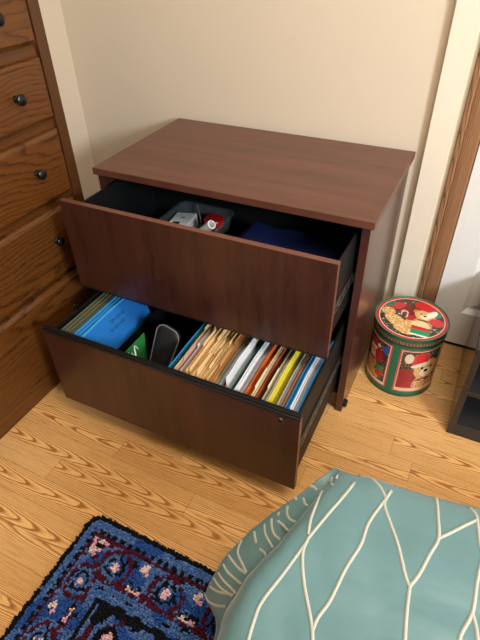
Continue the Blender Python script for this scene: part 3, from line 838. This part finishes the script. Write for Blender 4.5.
# ------------------------------------------------------------------ dark cubby shelf at right
M_sh = plain('charcoal_laminate', srgb(44, 42, 42), .42, .4, .06, 120)
M_shs = plain('charcoal_laminate_side', srgb(40, 38, 38), .16, .6, .04, 120)
M_shi = plain('black_shelf_back', srgb(13, 14, 19), .6, .3, .1, 60)
sh = thing('low_bookcase', 'low charcoal open bookcase against the white door at right', 'bookcase', (.785, -.457, 0))
SW, SD, SH = .60, .435, .375
for xx in (0, SW - .020): mesh_obj('side_panel', one_box(xx, xx + .020, 0, SD, 0, SH - .020, .0012), M_shs, sh)
mesh_obj('top_panel', one_box(0, SW, 0, SD, SH - .020, SH, .0012), M_sh, sh)
mesh_obj('bottom_panel', one_box(.020, SW - .020, .0005, SD, 0, .052, .0012), M_sh, sh)
mesh_obj('shelf_board', one_box(.020, SW - .020, .004, SD - .008, .186, .202, .0012), M_sh, sh)
mesh_obj('back_panel', one_box(.020, SW - .020, SD - .008, SD, .052, SH - .020), M_shi, sh)
bm = bmesh.new(); lathe(bm, [(0, 0), (.003, 0), (.003, .001), (0, .0014)], .034, .020, 12)
o = mesh_obj('screw_cap', bm, M_steel, sh, loc=(0, 0, .052))

# ------------------------------------------------------------------ rug
def rug_col(a, b):
    """a = distance in from the left edge, b = distance in from the far edge (metres)"""
    BLK, BLU, LBL, MAR, PNK, NAV = srgb(20, 22, 28), srgb(70, 104, 166), srgb(90, 122, 178), srgb(78, 26, 44), srgb(226, 168, 188), srgb(30, 56, 116)
    CRMP = srgb(232, 208, 200)
    d = min(a * 1.2, b)
    if a < .036 and b < .036: d = .036 - math.hypot(.036 - a, .036 - b)
    s = a if a * 1.2 >= b else b                            # s: distance along the border
    corner = a < .16 and b < .16
    j = mnoise.noise(Vector((a * 60, b * 60, .5))) * .004
    d2 = d + j
    nb = mnoise.noise(Vector((a * 90, b * 90, 3.0)))
    c = BLU if nb < .15 else LBL
    if mnoise.noise(Vector((a * 14, b * 14, 8))) > .18: c = srgb(44, 80, 152)
    if d2 < .012: return BLK
    if d2 < .034: return c
    if d2 < .046: return BLK if (int(s / .012) % 2 == 0 or nb > .25) else c
    if d2 < .056: return MAR if nb < .3 else BLK
    if .056 <= d2 < .140:
        # band: alternate rosettes and small pink clusters
        P = .160; cc = .104
        o0 = .148 if a * 1.2 >= b else .171
        k = round((s - o0) / P)
        cs = o0 + k * P
        if s > .07:
            r = math.hypot((s - cs) * .92, d - cc) + j * .7
            if k >= 0 and r < .046:
                if r < .013: return CRMP if nb > .05 else (PNK if nb > -.2 else c)
                if r < .018: return c
                if r < .025: return BLK if nb < .4 else c
                if r < .035: return c if nb > -.3 else BLK
                if r < .046: return MAR if nb < .35 else c
            c2 = cs + (P / 2 if s > cs else -P / 2)
            for off, dd in ((-.006, .078), (.008, .084), (.0, .070), (-.014, .137), (.012, .134), (.0, .142)):
                if math.hypot(s - c2 - off, d - dd) < .0075: return PNK if (off > 0) else CRMP
            if abs(s - c2) < .026 and abs(d - .132) < .012 and nb < .0: return BLK
        for q_, w_ in (((.056, .074), PNK), ((.072, .062), CRMP), ((.088, .060), PNK), ((.060, .090), CRMP), ((.066, .070), BLK), ((.078, .076), BLK), ((.05, .062), PNK)):
            if math.hypot(a - q_[0], b - q_[1]) < .008: return w_
        if corner and math.hypot(a - .08, b - .08) < .045 and nb < -.1: return MAR
        if d2 > .128: return MAR if nb < .25 else c
        if mnoise.noise(Vector((a * 45, b * 45, 6))) < -.46: return BLK
        return c
    if d2 < .150: return MAR if nb < .2 else c
    if d2 < .168: return BLK if mnoise.noise(Vector((a * 50, b * 50, 11))) > .3 else c
    if d2 < .182: return c
    # field: dark scrolls with pink sprays
    if d2 < .196: return BLK
    p, q_ = (a - .235) / .105, (b - .255) / .105
    fp, fq = p - round(p), q_ - round(q_)
    r = math.hypot(fp, fq)
    if r < .17: return PNK if nb > -.05 else (CRMP if nb > -.25 else srgb(196, 110, 150))
    if r < .28: return BLK
    if abs(r - .38) < .05: return c
    if mnoise.noise(Vector((a * 30, b * 30, 2))) > .25: return MAR
    return BLK if mnoise.noise(Vector((a * 24, b * 24, 15))) > .02 else c
def make_rug():
    X0, Y1 = -.090, -1.200; st = .0056; NX, NY = 112, 150
    V, F, K = [], [], []
    rng = random.Random(5); RC = .036
    for i in range(NX):
        for j in range(NY):
            a, b = (i + .5) * st, (j + .5) * st
            if a < RC and b < RC and math.hypot(RC - a, RC - b) > RC: continue
            c = rug_col(a, b)
            f = rng.uniform(.82, 1.15); c = tuple(min(1, v * f) for v in c)
            x_ = X0 + a + rng.uniform(-.001, .001); y_ = Y1 - b + rng.uniform(-.001, .001)
            h = .015 + rng.uniform(-.0018, .0018)
            edge = min(a, b) < .012
            if a > .45: h -= .003
            r0, r1 = st * .58, st * .46; tx, ty = rng.uniform(-.0016, .0016), rng.uniform(-.0016, .0016)
            if edge:
                if a < .012: tx -= rng.uniform(0, .005)
                if b < .012: ty += rng.uniform(0, .005)
            n0 = len(V); rot = rng.uniform(0, .8)
            for rr, zz, dx, dy in ((r0, .0006, 0, 0), (r0 * 1.05, h * .7, tx * .5, ty * .5), (r1, h, tx, ty)):
                for k in range(4):
                    an = rot + PI / 2 * k + PI / 4
                    V.append((x_ + dx + rr * 1.3 * math.cos(an), y_ + dy + rr * 1.3 * math.sin(an), zz)); K.append(c)
            for lv in (0, 4):
                for k in range(4): F.append((n0 + lv + k, n0 + lv + (k + 1) % 4, n0 + lv + 4 + (k + 1) % 4, n0 + lv + 4 + k))
            F.append((n0 + 8, n0 + 9, n0 + 10, n0 + 11))
    q = vcol_mat('wool_pile', .95, .1)
    t = thing('wool_rug', 'navy blue tufted wool rug with pink flowers and black border', 'rug', (0, 0, 0))
    pile = painted('pile', V, F, K, q.m, t, False); pile['kind'] = 'stuff'
    mesh_obj('backing', one_box(X0 + .003, X0 + NX * st - .003, Y1 - NY * st + .003, Y1 - .003, .0002, .0030), plain('jute_backing', srgb(30, 32, 40), .9), t)
make_rug()

# ------------------------------------------------------------------ comforter on the bed
def satin():
    q = NT('teal_satin', .42, .5)
    o = q.obj()
    q.col(q.mix(q.noise(o, 6, 3), srgb(86, 121, 124), srgb(94, 130, 133)))
    q.b.inputs['Sheen Weight'].default_value = .35; q.b.inputs['Sheen Roughness'].default_value = .4
    x_ = q.xyz(o)
    wr = q.noise(q.vec(q.m_('MULTIPLY', x_[0], 6.0), q.m_('MULTIPLY', x_[1], 14.0), q.m_('MULTIPLY', x_[2], 8.0)), 1.0, 3)
    q.bump(wr, .35, .012)
    return q.m
M_satin = satin()
q = NT('beige_cord', .75, .2); q.col(q.mix(q.noise(q.obj(), 500, 2), srgb(158, 158, 146), srgb(190, 189, 177))); q.bump(q.noise(q.obj(), 900, 1), .4, .0008)
M_cord = q.m
CT = .515
Bc = [(.566, -1.082, .486), (.547, -1.149, .498), (.525, -1.221, .500), (.508, -1.283, .497), (.497, -1.315, .492), (.476, -1.353, .480), (.473, -1.389, .475), (.466, -1.413, .465), (.465, -1.430, .460), (.464, -1.453, .455), (.468, -1.54, .45), (.47, -1.70, .46), (.475, -2.0, .46), (.48, -2.4, .46), (.48, -2.75, .46)]
Ac = [(.552, -1.072, .466), (.518, -1.124, .445), (.478, -1.168, .410), (.453, -1.188, .380), (.425, -1.213, .350), (.402, -1.243, .320), (.379, -1.287, .280), (.366, -1.317, .235), (.361, -1.338, .195), (.415, -1.350, .21), (.445, -1.46, .30), (.42, -1.68, .28), (.42, -2.0, .28), (.42, -2.4, .28), (.42, -2.75, .28)]
Hc = [(.558, -1.066, .03), (.530, -1.110, .03), (.500, -1.150, .03), (.480, -1.180, .03), (.455, -1.210, .05), (.430, -1.245, .07), (.405, -1.288, .09), (.392, -1.318, .13), (.385, -1.338, .150), (.425, -1.352, .15), (.44, -1.46, .06), (.43, -1.68, .04), (.43, -2.0, .03), (.43, -2.4, .03), (.43, -2.75, .03)]
def comforter():
    bm = bmesh.new()
    XE = 1.95
    us = [0, .05, .13, .25, .4, .6, .8, 1.0]
    rows_ = []
    def topz(u, v):
        e = min(1, u / .22); e2 = min(1, v / .10)
        return .018 * (1 - (1 - e) ** 2) * (1 - .0 * v) + .004 * math.sin(9 * u + 5 * v)
    n_ = len(Bc)
    for k in range(n_):
        B, A, H = Vector(Bc[k]), Vector(Ac[k]) + (Vector((-.010, 0, .014)) if 1 <= k <= 8 else Vector((-.006, 0, .006)) if k == 0 else Vector((0, 0, 0))), Vector(Hc[k])
        row = []
        yedge = B.y if k else -1.085
        for u in us[::-1][:-1]:
            yy = B.y + (0 if k else .028 * min(1, u * 5))
            zz = B.z + (CT - B.z) * min(1, u / .25) + (.012 * math.sin(PI * min(1, u * 1.3)) if k else -.012 * min(1, u * 6)) + .005 * math.sin(7 * u + 3 * k)
            row.append(Vector((B.x + (XE - B.x) * u, yy, zz)))
        row.append(B)
        # valley between crest B and ridge A
        V = B.lerp(A, .42) + Vector((.030, .0, -.085)) * min(1, k / 2.0)
        row.append(B.lerp(V, .35) + Vector((-.006, 0, 0)) * min(1, k / 2))
        row.append(V); row.append(A.lerp(V, .25) + Vector((0, 0, .012)) * min(1, k / 2)); row.append(A)
        row.append(A.lerp(H, .25) + Vector((-.004, 0, 0))); row.append(A.lerp(H, .6)); row.append(H)
        rows_.append(row)
    # foot drape rows in front of the first station
    pre = []
    for dy, zz in ((.012, .455), (.020, .30), (.022, .15), (.022, .004)):
        r = []
        for p in rows_[0]:
            y_ = p.y + dy
            r.append(Vector((p.x + .010 * math.sin(p.x * 11) * (1 - zz / .5) * .6, y_ + .010 * math.sin(p.x * 14) * (.5 - zz), min(zz, p.z - .008) if zz > .01 else .004)))
        pre.append(r)
    allr = pre[::-1] + rows_
    G = [[bm.verts.new(p) for p in r] for r in allr]
    for a, b in zip(G, G[1:]):
        for i in range(len(a) - 1):
            try: bm.faces.new([a[i], a[i + 1], b[i + 1], b[i]])
            except ValueError: pass
    bmesh.ops.recalc_face_normals(bm, faces=bm.faces)
    if sum(f.normal.z * f.calc_area() for f in bm.faces) < 0: bmesh.ops.reverse_faces(bm, faces=bm.faces)
    o = mesh_obj('comforter', bm, [M_satin, M_cord])
    s = o.modifiers.new('s', 'SUBSURF'); s.levels = 3; s.render_levels = 3
    so = o.modifiers.new('t', 'SOLIDIFY'); so.thickness = .012; so.offset = -1
    dg = bpy.context.evaluated_depsgraph_get()
    me = bpy.data.meshes.new_from_object(o.evaluated_get(dg))
    o.modifiers.clear(); o.data = me
    me.materials.clear(); me.materials.append(M_satin); me.materials.append(M_cord)
    me.polygons.foreach_set('use_smooth', [True] * len(me.polygons))
    return o
comf = comforter()
NRM = [v_.normal.copy() for v_ in comf.data.vertices]
for v_, n_v in zip(comf.data.vertices, NRM):
    p_ = v_.co; e_ = min(1, max(.25, (1.0 - p_.x) * 2.2))
    v_.co = p_ + n_v * e_ * (.0065 * mnoise.noise(Vector((p_.x * 11 + p_.y * 5, p_.y * 6 - p_.x * 4, p_.z * 9))) + .0022 * mnoise.noise(Vector((p_.x * 30 + p_.y * 14, p_.y * 14, p_.z * 22))))
comf.data.update()
tag(comf, 'teal satin comforter with beige branching lines draped over the bed corner', 'comforter')
#STITCH
STITCH = [[(0.601,-1.074,0.47),(0.621,-1.079,0.481),(0.642,-1.098,0.493),(0.659,-1.122,0.499)],
[(0.601,-1.074,0.47),(0.59,-1.134,0.498),(0.572,-1.195,0.503),(0.552,-1.26,0.5)],
[(0.552,-1.26,0.5),(0.553,-1.289,0.498),(0.573,-1.334,0.493),(0.608,-1.392,0.489),(0.619,-1.43,0.484)],
[(0.553,-1.264,0.5),(0.536,-1.326,0.491),(0.518,-1.382,0.478),(0.517,-1.412,0.474),(0.52,-1.441,0.469),(0.528,-1.464,0.471)],
[(0.672,-1.068,0.472),(0.659,-1.122,0.499),(0.642,-1.188,0.506),(0.64,-1.234,0.507),(0.628,-1.286,0.505),(0.62,-1.341,0.497),(0.61,-1.372,0.492),(0.608,-1.394,0.489)],
[(0.659,-1.122,0.499),(0.661,-1.143,0.503),(0.695,-1.204,0.511),(0.72,-1.258,0.514),(0.73,-1.272,0.514)],
[(0.73,-1.272,0.514),(0.733,-1.311,0.515),(0.739,-1.352,0.512),(0.744,-1.38,0.513)],
[(0.745,-1.073,0.487),(0.753,-1.125,0.506),(0.759,-1.169,0.513),(0.75,-1.206,0.517),(0.74,-1.247,0.516),(0.73,-1.272,0.514)],
[(0.759,-1.169,0.513),(0.783,-1.141,0.511),(0.815,-1.102,0.508)],
[(0.805,-1.074,0.497),(0.814,-1.088,0.504),(0.818,-1.11,0.51),(0.824,-1.152,0.517)],
[(0.824,-1.152,0.517),(0.83,-1.175,0.52),(0.827,-1.2,0.522),(0.825,-1.229,0.523),(0.824,-1.274,0.52),(0.812,-1.314,0.521),(0.812,-1.341,0.52)],
[(0.824,-1.274,0.52),(0.832,-1.295,0.521),(0.838,-1.329,0.522)],
[(0.842,-1.086,0.505),(0.863,-1.153,0.519),(0.866,-1.221,0.525),(0.879,-1.282,0.523)],
[(0.506,-1.15,0.437),(0.514,-1.158,0.43),(0.521,-1.158,0.429)],
[(0.491,-1.152,0.431),(0.496,-1.159,0.432)],
[(0.549,-1.098,0.465),(0.55,-1.108,0.462),(0.559,-1.136,0.492)],
[(0.559,-1.102,0.481),(0.559,-1.115,0.487)],
[(0.509,-1.128,0.445),(0.517,-1.128,0.453),(0.528,-1.13,0.449)],
[(0.482,-1.172,0.422),(0.485,-1.183,0.413),(0.495,-1.19,0.407),(0.507,-1.19,0.407)],
[(0.458,-1.199,0.398),(0.463,-1.21,0.392),(0.474,-1.222,0.385),(0.49,-1.227,0.385)],
[(0.431,-1.225,0.368),(0.44,-1.239,0.365),(0.455,-1.251,0.361),(0.493,-1.303,0.468)],
[(0.41,-1.242,0.345),(0.41,-1.26,0.338),(0.418,-1.273,0.336),(0.447,-1.298,0.341)],
[(0.394,-1.273,0.321),(0.409,-1.283,0.326),(0.427,-1.292,0.33),(0.448,-1.299,0.341)],
[(0.385,-1.304,0.293),(0.41,-1.319,0.303),(0.442,-1.337,0.323)],
[(0.373,-1.323,0.256),(0.399,-1.333,0.28),(0.441,-1.338,0.321)],
[(0.363,-1.33,0.222),(0.382,-1.345,0.24),(0.406,-1.353,0.266),(0.429,-1.355,0.293)],
[(0.544,-1.15,0.484),(0.543,-1.194,0.495),(0.544,-1.223,0.498),(0.55,-1.253,0.5)],
[(0.376,-1.311,0.274),(0.404,-1.328,0.29),(0.436,-1.34,0.312)],
[(0.39,-1.29,0.309),(0.413,-1.305,0.315),(0.447,-1.32,0.335)],
[(0.468,-1.185,0.409),(0.476,-1.201,0.399),(0.512,-1.254,0.478)],
[(0.447,-1.21,0.385),(0.457,-1.226,0.377),(0.481,-1.244,0.374)]]

def stitch(o, lines, wdt=.0031):
    bm = bmesh.new(); bm.from_mesh(o.data)
    bvh = BVHTree.FromBMesh(bm)
    new = []
    for L in lines:
        P = catmull(L, 5); pr = None
        Q = [bvh.find_nearest(p) for p in P]
        for i in range(len(Q)):
            c_, nn = Q[i][0], Q[i][1]
            t_ = (Q[min(i + 1, len(Q) - 1)][0] - Q[max(i - 1, 0)][0])
            if t_.length < 1e-6: continue
            s_ = nn.cross(t_).normalized()
            cur = [bm.verts.new(c_ + s_ * wdt * k + nn * hh) for k, hh in ((-1.1, -.001), (-.75, .0014), (0, .0024), (.75, .0014), (1.1, -.001))]
            if pr:
                for k in range(4):
                    f = bm.faces.new([pr[k], cur[k], cur[k + 1], pr[k + 1]]); f.material_index = 1; f.smooth = True; f.normal_update()
                    if f.normal.dot(nn) < 0: f.normal_flip()
            pr = cur
    bm.to_mesh(o.data); bm.free()
if STITCH: stitch(comf, STITCH)
